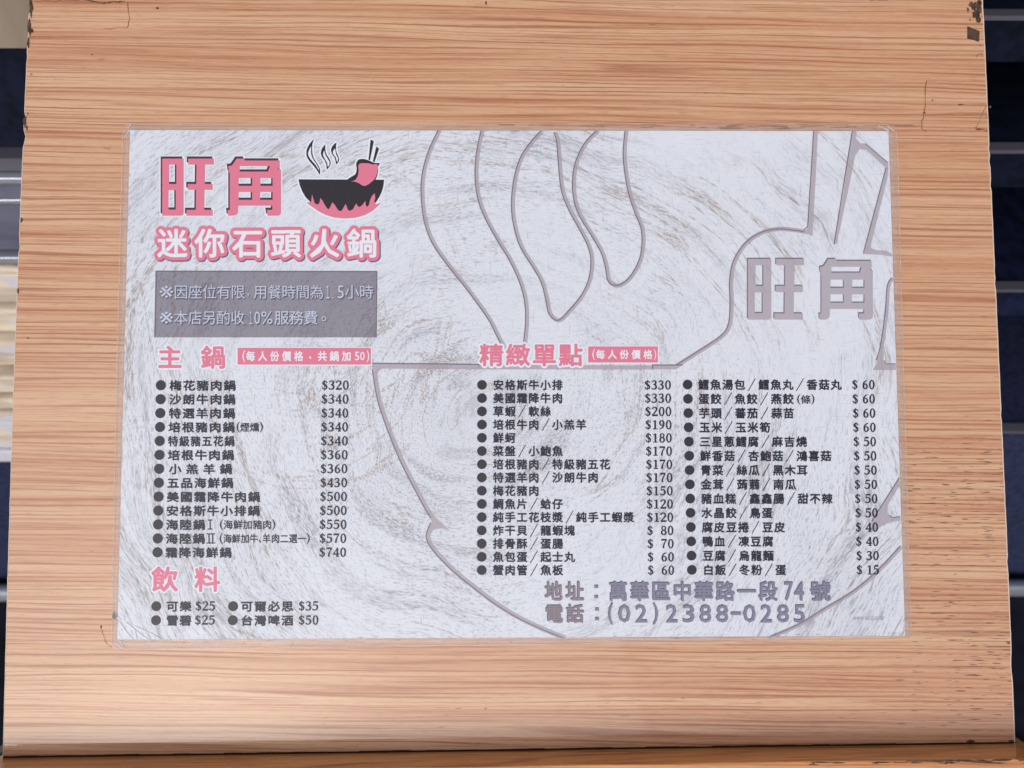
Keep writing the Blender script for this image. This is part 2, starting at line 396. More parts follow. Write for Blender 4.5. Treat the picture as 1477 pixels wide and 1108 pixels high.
for q in ((1405, 9, 4, 7), (1412, 12, 4, 10), (1408, 21, 5, 6), (1411, 28, 3, 6), (1400, 7, 3, 4), (1396, 14, 2, 3), (1413, 4, 3, 3), (1399, 29, 1, 2), (1414, 66, 1, 1)): blot(*q)
for q in ((45, 12, 3, 12), (43, 40, 2.5, 11), (47, 45, 2, 3), (41, 62, 2, 6), (36, 175, 2.2, 8), (40, 164, 1, 1.2), (31, 318, 1.6, 4), (26, 420, 1.5, 4), (227, 12, 2, 1.4), (133, 79, 1, 1), (39, 185, 1.2, 4),
          (1400, 1069, 5, 2.4), (1459, 1071, 6, 3), (1386, 151, 5, .9), (1412, 187, 6, 1.0), (1333, 163, 2.2, 1.6), (1345, 145, 1.4, .8), (1428, 154, 1.6, 1.8), (146, 904, 1.2, 2.2), (700, 1022, 1, 1), (690, 1072, 1, 1), (1262, 1075, 1.5, 1), (165, 887, 4, 5)):
    blot(*q)
polyp([(700, 2), (702, 2), (702, 7), (700, 7)])
def crack(pts, wpx=.9, mi=3, jit=.8):
    P0 = []
    for k in range(len(pts) - 1):
        (x0, y0), (x1, y1) = pts[k], pts[k + 1]
        n = max(1, int(math.hypot(x1 - x0, y1 - y0) / 4))
        for j in range(n): P0.append((x0 + (x1 - x0) * j / n + rnd.uniform(-jit, jit), y0 + (y1 - y0) * j / n + rnd.uniform(-jit, jit)))
    P0.append(pts[-1])
    for k in range(len(P0) - 1):
        (x0, y0), (x1, y1) = P0[k], P0[k + 1]; dx, dy = x1 - x0, y1 - y0; L = math.hypot(dx, dy) or 1
        ww = wpx * rnd.uniform(.2, .6); nx, ny = -dy / L * ww, dx / L * ww
        q = [P(x0 + nx, y0 + ny), P(x1 + nx, y1 + ny), P(x1 - nx, y1 - ny), P(x0 - nx, y0 - ny)]
        b.face([p + (.00014 + .000002 * (k % 5),) for p in q], mi)
crack([(184, 3), (185, 18), (187, 28), (184, 40)]); crack([(128, 1), (140, 4), (152, 5), (165, 3), (180, 2)], 1.8, 2); crack([(50, 2), (128, 1)], .9); crack([(150, 42), (184, 40)], .6)
crack([(1337, 117), (1334, 128), (1335, 148), (1333, 163), (1330, 175), (1329, 186), (1336, 190)], 1.1); crack([(1337, 117), (1425, 118)], .4); crack([(1333, 166), (1425, 166)], .35)
crack([(1423, 151), (1417, 165), (1408, 184)], .6); crack([(1406, 184), (1424, 189)], 1.6); crack([(1408, 82), (1411, 79), (1416, 78), (1416, 82)], .8); crack([(1422, 166), (1426, 172)], .7)
crack([(146, 905), (152, 925), (162, 934)], .5); crack([(150, 214), (158, 216), (160, 212)], .6); crack([(1255, 2), (1263, 1), (1280, 1)], .9)
b.build('board', [WOOD, EDGE, CHIP, CRACK], stand, BM)

# raised ledge along the foot of the board; it runs a touch uphill to the right
LM = BM @ Matrix.Translation((0, -.1965, 0)) @ Matrix.Rotation(math.atan2(.0039, .535), 4, 'Z')
b = MB(); b.box(-.2715, .2735, -.034, -.0004, -.020, .0175); b.build('ledge', WOODL, stand, LM, .0006)
b = MB()
for k in range(60):
    x0 = -.268 + k * .0089
    b.box(x0, x0 + .0089, -.0006, .0004 + .0003 * rnd.random(), .00010, .00028)
b.build('dark_joint', JOINT, stand, LM)  # narrow dark strip where the board meets the ledge
b = MB()
for k in range(70):
    cx = rnd.choice((rnd.uniform(.20, .25), rnd.uniform(.14, .27))); cy = -abs(rnd.gauss(.0006, .0006)) - .0006; L = rnd.uniform(.0006, .006); h = rnd.uniform(.0001, .0005)
    pts = [(cx - L, cy), (cx - L * .4, cy - h * rnd.random()), (cx + L * .5, cy - h), (cx + L, cy), (cx + L * .3, cy + h * rnd.random()), (cx - L * .5, cy + h)]
    b.face([(x, min(y, -.0005), .01755 + k * .000001) for x, y in pts], 0)
b.build('worn_patch', CHIP, stand, LM)
for s in (-1, 1):
    b = MB()
    x = -.2718 if s < 0 else .2738
    b.box(min(x, x + s * .009), max(x, x + s * .009), -.033, -.0002, -.021, .0165); b.build('end_bracket', plain('bracket_metal' if s < 0 else 'bracket_metal_right', srgb(74, 74, 86), .35, .7), stand, LM, .002)
POST = plain('black_post', srgb(24, 24, 28), .5)
b = MB(); b.box(-.05, .05, -.01, .05, .02, .972); b.build('post', POST, stand, W)
b = MB(); b.box(-.18, .18, -.13, .17, .0, .02); b.build('foot_plate', POST, stand, W, .003)

# ------------------------------------------------------------------ the laminated menu sheet
menu = empty('laminated_menu', BM @ Matrix.Translation((*P(738, 921), .0005)), 'laminated printed menu with pink headings lying flat on the oak board', 'menu')
bpy.context.view_layer.update()
Z_PAP = .00075
def sub(mb, name, mats, parent=None):
    return mb.build(name, mats, menu if parent is None else parent, BM)
def edge_pts(a, b_, n): return [(a[0] + (b_[0] - a[0]) * k / n, a[1] + (b_[1] - a[1]) * k / n) for k in range(n)]
TL, TR, BR, BL = (188.5, 188.5), (1280.5, 190), (1304.5, 916.5), (170, 922)
pap = [P(*p) for p in edge_pts(TL, TR, 8) + edge_pts(TR, BR, 8) + edge_pts(BR, BL, 8) + edge_pts(BL, TL, 8)]
b = MB(); b.prism(pap, .00045, Z_PAP); sub(b, 'paper_sheet', PAPER)
# film margin: an inner fused strip against the paper and a clear outer strip
fo = [(177, 196), (183, 180), (200, 178.5), (740, 178), (1278, 179), (1291, 185), (1294, 200), (1304, 560), (1314, 915), (1311, 920.5), (1290, 922), (740, 930), (190, 937), (166, 936), (161, 929), (168, 560)]
fm = [(182.5, 200), (186, 185.5), (200, 184.5), (740, 184), (1276, 185.5), (1284, 189), (1286.5, 200), (1297, 560), (1309.0, 912), (1306.5, 918), (1290, 919.2), (740, 925), (190, 930), (172, 929), (165.8, 922), (174.5, 560)]
fi = [(187.9, 200), (188.5, 188.5), (200, 188.5), (740, 189.2), (1276, 190), (1280.5, 190), (1280.9, 200), (1292.8, 560), (1304.4, 912), (1304.5, 916.5), (1290, 916.6), (740, 919.2), (190, 921.9), (170, 922), (170.1, 915), (179.1, 560)]
def strip(A, B, zo, zi, mi):
    n = len(A)
    for k in range(n):
        a0, a1, b0, b1 = P(*A[k]), P(*A[(k + 1) % n]), P(*B[k]), P(*B[(k + 1) % n])
        b.face([(*a0, zo), (*a1, zo), (*b1, zi), (*b0, zi)][::-1], mi)
fe = [(a_[0] + (c_[0] - a_[0]) * .16, a_[1] + (c_[1] - a_[1]) * .16) for a_, c_ in zip(fo, fm)]
b = MB(); strip(fo, fe, .00045, .00052, 2); strip(fe, fm, .00052, .00055, 0); strip(fm, fi, .00055, .00082, 1)
n = len(fo)
for k in range(n): b.face([(*P(*fo[k]), .0002), (*P(*fo[(k + 1) % n]), .0002), (*P(*fo[(k + 1) % n]), .00045), (*P(*fo[k]), .00045)], 1)
# grime caught under the film along its top edge, and creases in the corners
for k in range(46):
    x = rnd.choice((rnd.uniform(600, 1285), rnd.uniform(1010, 1290))); L = rnd.uniform(8, 46); y = rnd.uniform(180, 187.0); h = rnd.uniform(.4, 1.3)
    q = [(x, y), (x + L, y - .2), (x + L * .9, y + h), (x + L * .1, y + h)]
    b.face([P(*p) + (.0009 + .000003 * k,) for p in q][::-1], 3)
for k in range(30):
    x = rnd.uniform(200, 1290); L = rnd.uniform(2, 9); y = rnd.uniform(921, 931) - (x - 200) * .009
    q = [(x, y), (x + L, y - .2), (x + L, y + .8), (x, y + .8)]
    b.face([P(*p) + (.0011 + .000003 * k,) for p in q][::-1], 3)
CREASE = plain('crease_white', srgb(240, 244, 250), .25)
def crease(pts, wpx=.5):
    for k in range(len(pts) - 1):
        (x0, y0), (x1, y1) = pts[k], pts[k + 1]; L = math.hypot(x1 - x0, y1 - y0); nx, ny = -(y1 - y0) / L * wpx, (x1 - x0) / L * wpx
        b.prism([P(x0 + nx, y0 + ny), P(x1 + nx, y1 + ny), P(x1 - nx, y1 - ny), P(x0 - nx, y0 - ny)], .0008, .00102, 4)
for c in ([(172, 894), (183, 910), (194, 922)], [(183, 897), (205, 915), (216, 922)], [(195, 902), (222, 914), (233, 921)], [(168, 925), (178, 935)], [(173, 921), (181, 936)], [(180, 200), (188, 189)], [(185, 186), (190, 181)], [(1266, 182), (1281, 190)], [(1279, 182), (1288, 190)]): crease(c, .24)
film = sub(b, 'lamination_film', [FILM, SEAL, RIM_GLINT, GRIME, CREASE])

# ------------------------------------------------------------------ lettering tools
_gl = {}
def glyph(ch, off=0.0):
    k = (ch, off)
    if k not in _gl:
        cu = bpy.data.curves.new('lettering', 'FONT'); cu.body = ch; cu.size = 1; cu.offset = off; cu.resolution_u = 2; cu.fill_mode = 'FRONT'
        o = bpy.data.objects.new('lettering', cu); COL.objects.link(o)
        dg = bpy.context.evaluated_depsgraph_get(); ev = o.evaluated_get(dg); me = ev.to_mesh()
        _gl[k] = ([(v.co.x, v.co.y) for v in me.vertices], [tuple(p.vertices) for p in me.polygons])
        ev.to_mesh_clear(); bpy.data.objects.remove(o); bpy.data.curves.remove(cu)
    return _gl[k]

def put(mb, ch, x0, x1, yt, yb, z, off=.02, mi=0, em=True, sk=0.0, dx=0, dy=0):
    """one glyph into the box x0..x1, yt..yb (places measured on the photograph); em: box is the em square"""
    wt = off; vs_, fs_ = glyph(ch)
    if not vs_: return
    if em: a0, a1, b0, b1 = .02, .98, -.085, .85
    else:
        xs = [v[0] for v in vs_]; ys = [v[1] for v in vs_]; a0, a1, b0, b1 = min(xs), max(xs), min(ys), max(ys)
    # heavier weights: the same outline struck several times, a hair apart
    rad = wt * math.hypot(x1 - x0, yb - yt) * .7
    n = 0 if rad < .12 else (6 if rad < 1.0 else 10)
    for j in range(n + 1):
        ox, oy = (0, 0) if j == n else (rad * math.cos(2 * math.pi * (j + .25) / n), rad * math.sin(2 * math.pi * (j + .25) / n))
        out = []
        for x, y in vs_:
            u = (x - a0) / (a1 - a0); v = (y - b0) / (b1 - b0)
            px = x0 + (x1 - x0) * u + dx + ox; py = yb + (yt - yb) * v + sk * (px - x0) + dy + oy
            out.append((*P(px, py), z + j * .0000008))
        mb.add(out, fs_, mi)

def ribbon(mb, pts, widths, z, mi=0, raw=False, dz=0.0):
    n = len(pts); Ls = []; Rs = []
    for k in range(n):
        a = pts[max(0, k - 1)]; c = pts[min(n - 1, k + 1)]
        tx, ty = c[0] - a[0], c[1] - a[1]; L = math.hypot(tx, ty) or 1; nx, ny = -ty / L, tx / L
        wd = (widths[k] if isinstance(widths, (list, tuple)) else widths) / 2
        Ls.append((pts[k][0] + nx * wd, pts[k][1] + ny * wd)); Rs.append((pts[k][0] - nx * wd, pts[k][1] - ny * wd))
    for k in range(n - 1):
        q = [Ls[k], Ls[k + 1], Rs[k + 1], Rs[k]]
        a = sum(q[i][0] * q[(i + 1) % 4][1] - q[(i + 1) % 4][0] * q[i][1] for i in range(4))
        if a > 0: q = q[::-1]
        mb.face([P(*p) + (z + dz * (k % 2),) for p in q], mi)

def smooth(pts, n=6, wid=None):
    out = []; wo = []
    m = len(pts)
    for k in range(m - 1):
        p0, p1, p2, p3 = pts[max(0, k - 1)], pts[k], pts[k + 1], pts[min(m - 1, k + 2)]
        for j in range(n):
            t_ = j / n
            out.append(tuple(.5 * (2 * p1[i] + (p2[i] - p0[i]) * t_ + (2 * p0[i] - 5 * p1[i] + 4 * p2[i] - p3[i]) * t_ ** 2 + (3 * p1[i] - p0[i] - 3 * p2[i] + p3[i]) * t_ ** 3) for i in (0, 1)))
            if wid: wo.append(wid[k] + (wid[k + 1] - wid[k]) * t_)
    out.append(tuple(pts[-1]))
    if wid: wo.append(wid[-1]); return out, wo
    return out

def area(p): return sum(p[i][0] * p[(i + 1) % len(p)][1] - p[(i + 1) % len(p)][0] * p[i][1] for i in range(len(p)))
from mathutils.geometry import tessellate_polygon
def poly(mb, pts, z, mi=0, holes=()):
    loops = [[Vector((P(*p)[0] * 1000, P(*p)[1] * 1000, 0)) for p in L] for L in (pts,) + tuple(holes)]
    flat = [v for L in loops for v in L]
    vs_ = [(v.x / 1000, v.y / 1000, z) for v in flat]; fs_ = []
    for tri in tessellate_polygon(loops):
        a, b_, c = (flat[i] for i in tri)
        fs_.append(tuple(tri) if (b_ - a).cross(c - a).z > 0 else tuple(tri[::-1]))
    mb.add(vs_, fs_, mi)

# serif numerals, drawn as pen strokes of varying width in a box one unit high
ST = {
 '2': [([(.07, .74), (.11, .88), (.25, .965), (.40, .85), (.40, .68), (.28, .43), (.12, .17), (.07, .07)], [.12, .09, .07, .12, .14, .10, .07, .07]), ([(.04, .065), (.49, .065)], [.13, .13]), ([(.47, .06), (.49, .2)], [.06, .03])],
 '3': [([(.08, .82), (.14, .92), (.25, .965), (.37, .87), (.37, .70), (.28, .57), (.17, .53)], [.10, .08, .07, .12, .13, .08, .06]), ([(.20, .54), (.36, .46), (.41, .27), (.34, .09), (.20, .03), (.08, .08), (.06, .18)], [.06, .12, .15, .11, .07, .08, .12])],
 '4': [([(.36, .95), (.05, .31)], [.06, .07]), ([(.02, .29), (.51, .29)], [.09, .09]), ([(.36, .99), (.36, .02)], [.135, .135]), ([(.24, .02), (.48, .02)], [.05, .05])],
 '5': [([(.12, .93), (.45, .93)], [.12, .12]), ([(.13, .95), (.10, .53)], [.06, .06]), ([(.10, .55), (.24, .62), (.39, .50), (.42, .30), (.34, .10), (.20, .03), (.08, .08), (.06, .18)], [.06, .07, .13, .15, .11, .07, .08, .12])],
 '6': [([(.43, .95), (.27, .87), (.14, .65), (.11, .38), (.14, .14), (.26, .03), (.38, .12), (.42, .30), (.37, .48), (.27, .57), (.15, .49)], [.05, .08, .12, .14, .12, .07, .11, .14, .10, .06, .05])],
 '7': [([(.05, .93), (.48, .93)], [.13, .13]), ([(.46, .90), (.32, .6), (.24, .3), (.21, .0)], [.07, .09, .12, .15]), ([(.06, .95), (.06, .80)], [.05, .04])],
 '1': [([(.27, .97), (.27, .02)], [.14, .14]), ([(.09, .84), (.27, .95)], [.05, .07]), ([(.09, .025), (.45, .025)], [.055, .055])],
 '$': [([(.42, .72), (.38, .86), (.25, .91), (.13, .83), (.12, .67), (.26, .53), (.38, .38), (.41, .24), (.35, .10), (.24, .05), (.11, .11), (.07, .26)], [.10, .07, .07, .11, .13, .15, .14, .12, .09, .07, .07, .10]), ([(.25, 1.07), (.25, -.10)], [.045, .045])],
}
def ellring(cx, cy, rx, ry, ix, iy, n=18):
    return [([(cx + .5 * (rx + ix) * math.cos(2 * math.pi * k / n), cy + .5 * (ry + iy) * math.sin(2 * math.pi * k / n)) for k in range(n + 1)],
             [abs(math.cos(2 * math.pi * k / n)) ** 1.2 * (rx - ix) + (1 - abs(math.cos(2 * math.pi * k / n)) ** 1.2) * (ry - iy) for k in range(n + 1)])]
ST['0'] = ellring(.265, .49, .235, .51, .105, .44); ST['8'] = ellring(.265, .75, .20, .235, .09, .18) + ellring(.265, .27, .235, .28, .105, .215)
for x in ST['8'][:1]: pass
ST['9'] = [([(.52 - a, .98 - c) for a, c in ST['6'][0][0]], ST['6'][0][1])]
def price(mb, s, x0, x1, yc, h=13.0, z=0, mi=0, tight=False):
    yb = yc + h * .48; pitch = (x1 - x0) / (len(s) if not tight else len(s) - .45)
    for k, ch in enumerate(s):
        if ch == ' ': continue
        cx = x0 + pitch * (k if k < 2 or not tight else k - .45)
        for j, (pts, wd) in enumerate(ST[ch]):
            if len(pts) > 2 and ch not in '08': pts, wd = smooth(pts, 3, wd)
            q = [(cx + p[0] / .53 * pitch * .96 + .2, yb - p[1] * h) for p in pts]
            ribbon(mb, q, [v * h * 1.30 + .25 for v in wd], z + .000004 * j, mi, dz=.000002)

def slash(mb, x, yc, z, hw=5.5, hh=10, mi=0):
    ribbon(mb, [(x - hw, yc + hh), (x + hw, yc - hh)], 1.15, z, mi)
def disc(mb, cx, cy, rad, z, mi=0, n=28):
    mb.face([P(cx + rad * math.cos(2 * math.pi * k / n), cy - rad * math.sin(2 * math.pi * k / n)) + (z,) for k in range(n)], mi)

Z1, Z2, Z3, Z4 = .00079, .00083, .00087, .00091       # layers of print, bottom to top

def text(mb, s, x0, x1, yc, h=15.5, z=Z4, off=.034, mi=0, hs=None):
    """full-width characters spread evenly over x0..x1; a slash takes one cell"""
    pitch = (x1 - x0) / len(s); cw = min(pitch * .88, 17.3) if hs is None else hs
    for k, ch in enumerate(s):
        c = x0 + pitch * (k + .5)
        if ch == ' ': continue
        if ch == '/': slash(mb, c, yc, z, pitch * .30, h * .62, mi); continue
        if ch in '()': put(mb, ch, c - 1.9, c + 1.9, yc - h * .55, yc + h * .55, z, off * .5, mi, em=False); continue
        put(mb, ch, c - cw / 2, c + cw / 2, yc - h / 2, yc + h / 2, z, off, mi)

def halo(mb, ch, x0, x1, yt, yb, z, rad, mi=0, off=.03, n=16, em=True, dx=0, dy=0):
    for k in range(n):
        a = 2 * math.pi * k / n
        put(mb, ch, x0, x1, yt, yb, z + k * .0000012, 0, mi, em, 0, dx + rad * math.cos(a), dy + rad * math.sin(a))

# ------------------------------------------------------------------ big pale emblem printed across the sheet
b = MB()
s2 = lambda pts: [(580 + x / 3.166, 160 + y / 3.166) for x, y in pts]
s3 = lambda pts: [(920 + x / 3.166, 160 + y / 3.166) for x, y in pts]
lines = [
 (s2([(172, 91), (130, 180), (103, 270), (94, 350), (98, 440), (112, 520), (145, 605), (210, 700), (290, 800), (350, 880), (405, 960), (440, 1030), (470, 1085)]), 6),
 (s2([(368, 91), (347, 190), (340, 300), (352, 400), (385, 490), (440, 590), (500, 690), (545, 790), (567, 880), (570, 970), (560, 1070)]), 6),
 (s2([(640, 95), (590, 150), (545, 220), (518, 310), (506, 420), (515, 520), (545, 620), (600, 710), (640, 780), (662, 860), (674, 920), (700, 953), (728, 953), (770, 910), (820, 850), (855, 780), (868, 700), (858, 630), (820, 550), (770, 460), (735, 370), (722, 270), (713, 150), (700, 100)]), 6),
 (s2([(895, 92), (840, 150), (800, 230), (785, 310), (789, 400), (815, 480), (870, 570), (915, 650), (935, 720), (943, 770), (965, 795), (1000, 795), (1045, 760), (1085, 690), (1100, 620), (1097, 540), (1070, 470), (1040, 380), (1022, 280), (1015, 190), (1024, 92)]), 6),
]
bowlr = s3([(265, 1108), (380, 1032), (418, 975), (426, 880), (424, 780), (440, 690), (490, 610), (560, 560), (640, 541), (720, 547), (772, 556)])
lines += [([(972, 530)] + bowlr, 6.2)]
s7 = lambda pts: [(560 + x / 4.433, 680 + y / 4.433) for x, y in pts]
lines += [([(540, 533), (547, 575), (560, 615), (578, 660), (600, 704), (621, 742), (634, 757)], 7),
          (s7([(283, 330), (262, 380), (255, 420), (275, 470), (330, 540), (430, 640), (560, 745), (700, 850), (850, 940), (1000, 1010), (1130, 1063)]), 7),
          ([(1110, 919), (1153, 900), (1189, 878), (1226, 856), (1252, 836), (1277, 812), (1299, 788)], 6),
          (s3([(1161, 765), (1142, 800), (1134, 900), (1122, 1000), (1105, 1100), (1090, 1140)]), 5.5)]
for pts, wd in lines:
    sm = smooth(pts, 6); ribbon(b, sm, wd, Z1, 0, dz=.000003)
    ribbon(b, [(x - wd * .36, y) for x, y in sm], 1.5, Z1 + .000012, 1, dz=.000003)
# rim, corner wedges, chopsticks, flame tip
for q in ([(535, 524), (692, 525.5), (692, 533), (552, 532), (546, 536), (540, 540)], [(940, 527), (972, 527), (983, 527), (975, 533), (940, 533)],
          s3([(800, 95), (820, 95), (795, 575), (755, 556), (768, 545), (772, 520)]),
          s3([(975, 95), (995, 95), (993, 130), (1012, 150), (1035, 152), (1140, 240), (1140, 268), (1128, 262), (1040, 180), (1010, 178), (990, 205), (965, 330), (905, 610), (892, 610), (935, 380)]),
          s3([(1128, 262), (1142, 262), (1136, 310), (1062, 610), (1062, 628), (1085, 638), (1130, 640), (1158, 655), (1158, 668), (1120, 660), (1025, 655), (1050, 560), (1100, 380)]),
          [(1268, 505), (1274, 507), (1273, 520), (1277, 525), (1291, 525), (1291, 534), (1258, 534), (1263, 525)],
          [(1296, 688), (1296.5, 700), (1280, 728), (1279, 740), (1285, 746), (1297, 744), (1297.5, 750), (1278, 755), (1252, 769), (1258, 748)],
          s7([(280, 315), (268, 300), (300, 290), (345, 330), (395, 378), (345, 362), (290, 372), (272, 400), (258, 400)])):
    poly(b, q, Z1 + .000016, 0)
for q, wd in ([(535, 524.3), (692, 525.8)], 1.7), ([(940, 526.8), (984, 526.8)], 1.7), (s3([(800, 95), (773, 530), (755, 545)]), 1.5), (s3([(976, 95), (893, 610)]), 1.5), (s3([(1130, 262), (1027, 650)]), 1.5), ([(1296, 689), (1256, 752)], 1.6), ([(1281, 743), (1287, 746.5), (1297, 745)], 1.3), (s3([(1035, 152), (1140, 240)]), 1.3), ([(1274, 520), (1277, 525), (1291, 525)], 1.3):
    ribbon(b, q, wd, Z1 + .00002, 1)
poly(b, [(690, 526), (942, 527.5), (942, 533.3), (690, 533)], Z1 + .000016, 0)
sub(b, 'pale_emblem', [MARK, MARKD])

# ------------------------------------------------------------------ title characters
def rect(x0, x1, y0, y1): return [(x0, y0), (x1, y0), (x1, y1), (x0, y1)]
WANG = [[(235, 200), (443, 200), (443, 725), (436, 744), (415, 752), (235, 752)],]
WANG_H = [rect(303, 372, 258, 445), rect(297, 366, 505, 692)]
WANG2 = [(487, 200), (735, 200), (735, 258), (650, 258), (648, 445), (724, 445), (724, 502), (645, 502), (642, 695), (724, 695), (724, 752), (470, 752), (470, 695), (560, 695), (562, 502), (482, 502), (482, 445), (564, 445), (567, 258), (487, 258)]
JIAO = [(880, 330), (873, 274), (912, 264), (955, 200), (1032, 200), (1032, 218), (1372, 218), (1372, 282), (1352, 300), (1384, 306), (1384, 722), (1376, 742), (1356, 752), (1254, 752), (1246, 696), (1300, 694), (1300, 655), (972, 655), (968, 722), (950, 745), (925, 752), (872, 752), (866, 697), (888, 697), (888, 340)]
JIAO_H = [[(985, 272), (1276, 272), (1258, 325), (985, 325)], rect(975, 1104, 388, 463), rect(1185, 1302, 388, 463), rect(975, 1104, 522, 598), rect(1182, 1302, 522, 598)]
def title(mb, mapw, mapj, z, mi, dx=0, dy=0):
    mv = lambda fn, L: [fn(x + dx, y + dy) for x, y in L]
    poly(mb, mv(mapw, WANG[0]), z, mi, [mv(mapw, h) for h in WANG_H]); poly(mb, mv(mapw, WANG2), z + .000002, mi)
    poly(mb, mv(mapj, JIAO), z, mi, [mv(mapj, h) for h in JIAO_H])
idt = lambda x, y: (200 + x / 6.714, 200 + y / 6.714)
b = MB()
for k in range(14):
    a = 2 * math.pi * k / 14
    title(b, idt, idt, Z2 + k * .000003, 0, -7 + 20 * math.cos(a), -11 + 20 * math.sin(a))
title(b, idt, idt, Z3, 1, -15, -22); title(b, idt, idt, Z4, 2)
sub(b, 'title_lettering', [WHITE, DARK, PINK])
b = MB()
mw = lambda x, y: (1078 + (x - 235) / 500 * 81, 374 + (y - 200) / 552 * 87.5)
mj = lambda x, y: (1180.5 + (x - 866) / 518 * 77.5, 374 + (y - 200) / 552 * 87.5)
title(b, mw, mj, Z1 + .00003, 1, -9, -11); title(b, mw, mj, Z2, 0)
sub(b, 'pale_lettering', [MARK, MARKD])

# ------------------------------------------------------------------ bowl logo
lg = lambda L: [(400 + x / 7.917, 190 + y / 7.917) for x, y in L]
logo = empty('bowl_logo', BM @ Matrix.Translation((*P(493, 258), Z3))); logo.parent = menu
bpy.context.view_layer.update(); logo.matrix_parent_inverse = menu.matrix_world.inverted(); bpy.context.view_layer.update()
bowl = [(246, 550), (1222, 555), (1216, 620), (1198, 690), (1166, 756), (1128, 812), (1080, 880), (1000, 935), (500, 925), (400, 856), (376, 802), (330, 758), (290, 690), (262, 620)]
flame = [(340, 815), (392, 806), (401, 722), (412, 760), (428, 815), (450, 836), (476, 832), (488, 810), (495, 764), (520, 790), (545, 838), (565, 872), (588, 893), (606, 870), (632, 813), (660, 842), (690, 890), (715, 914), (740, 908), (762, 870), (785, 830), (796, 860), (812, 902), (838, 910), (872, 886), (905, 822), (918, 852), (940, 868), (972, 846), (1010, 798), (1014, 850), (1030, 864), (1050, 840), (1064, 780), (1085, 738), (1116, 708), (1122, 770), (1110, 800), (1128, 836), (1186, 815), (1150, 856), (1090, 912), (1000, 960), (900, 988), (780, 998), (660, 988), (560, 958), (470, 912), (400, 862)]
meat_o = smooth([(798, 555), (850, 520), (895, 490), (908, 440), (905, 370), (930, 328), (985, 318), (1050, 336), (1110, 362), (1175, 368), (1152, 402), (1155, 450), (1140, 520), (1105, 575), (1005, 632), (900, 595), (840, 572)], 4)
meat_i = smooth([(843, 577), (895, 556), (922, 510), (932, 450), (930, 392), (962, 368), (1040, 368), (1095, 382), (1142, 380), (1150, 440), (1132, 512), (1100, 562), (1005, 626), (930, 592), (880, 574)], 4)
steams = [([(425, 86), (370, 150), (340, 215), (338, 280), (365, 335), (420, 400), (462, 455), (487, 496), (493, 450), (478, 400), (440, 340), (412, 285), (402, 215), (406, 150)], [(390, 172), (366, 222), (357, 270), (385, 322), (440, 385), (472, 436), (478, 452), (476, 425), (450, 375), (412, 318), (391, 262)]),
          ([(554, 148), (518, 192), (502, 243), (512, 292), (545, 338), (564, 388), (570, 438), (604, 398), (613, 352), (592, 305), (564, 262), (553, 212)], [(539, 220), (526, 268), (545, 315), (572, 360), (582, 408), (598, 380), (599, 350), (574, 308), (551, 265)]),
          ([(681, 128), (640, 163), (618, 212), (628, 262), (660, 308), (677, 378), (706, 345), (709, 310), (690, 262), (674, 208)], [(663, 198), (641, 230), (643, 262), (672, 302), (686, 352), (696, 330), (696, 306), (676, 266)])]
sticks = [[(1068, 98), (1106, 115), (1062, 332), (1044, 330)], [(1134, 174), (1166, 200), (1112, 358), (1094, 346)]]
b = MB()
full = bowl[:2] + [(1222, 640), (1190, 815)] + flame[-9:] + [(335, 815), (262, 640)]
shapes = [bowl, [p for p in flame[-14:]] + [(340, 815), (400, 800), (1100, 800)], meat_o] + [s[0] for s in steams] + sticks
j = 0
for sh in shapes:
    for k in range(10):
        a = 2 * math.pi * k / 10
        poly(b, lg([(x + 20 * math.cos(a), y + 20 * math.sin(a)) for x, y in sh]), Z2 + j * .0000005, 0); j += 1
sub(b, 'white_halo', WHITE, logo)
b = MB(); poly(b, lg(bowl), Z3, 0); poly(b, lg([(338, 816), (380, 822), (410, 870), (385, 852)]), Z3 + .000005, 0); poly(b, lg([(1190, 813), (1125, 838), (1110, 880), (1150, 858)]), Z3 + .000005, 0); sub(b, 'bowl', BLACK, logo)
b = MB(); poly(b, lg(flame), Z3 + .00001, 0); poly(b, lg(meat_o), Z3 + .00001, 1); poly(b, lg(meat_i), Z3 + .00002, 0)
sub(b, 'flame_and_meat', [PINK, BLACK], logo)
for sk_ in sticks:
    b = MB(); poly(b, lg(sk_), Z3 + .00002, 0); sub(b, 'chopstick', BLACK, logo)
for so_, si_ in steams:
    b = MB(); poly(b, lg(smooth(so_ + so_[:1], 3)[:-1]), Z3, 0); poly(b, lg(smooth(si_ + si_[:1], 3)[:-1]), Z3 + .00001, 1); sub(b, 'steam_wisp', [BLACK, WHITE], logo)

# ------------------------------------------------------------------ subtitle
b = MB()
xs = [(228.5, 271), (282.5, 325), (336.5, 380), (391.5, 434.5), (447, 490), (501, 544)]
for (x0, x1), ch in zip(xs, '迷你石頭火鍋'):
    halo(b, ch, x0, x1, 331, 371.5, Z2, 5.9, 0, .03, 20, dx=1.3, dy=1.6)
    halo(b, ch, x0, x1, 331, 371.5, Z2 + .00003, 2.6, 1, .04, 14); halo(b, ch, x0, x1, 331, 371.5, Z2 + .00005, 5.8, 1, .03, 22)
    put(b, ch, x0, x1, 331, 371.5, Z4 + .00001, .024, 2)
sub(b, 'subtitle_lettering', [PINKS, PINK, WHITE])

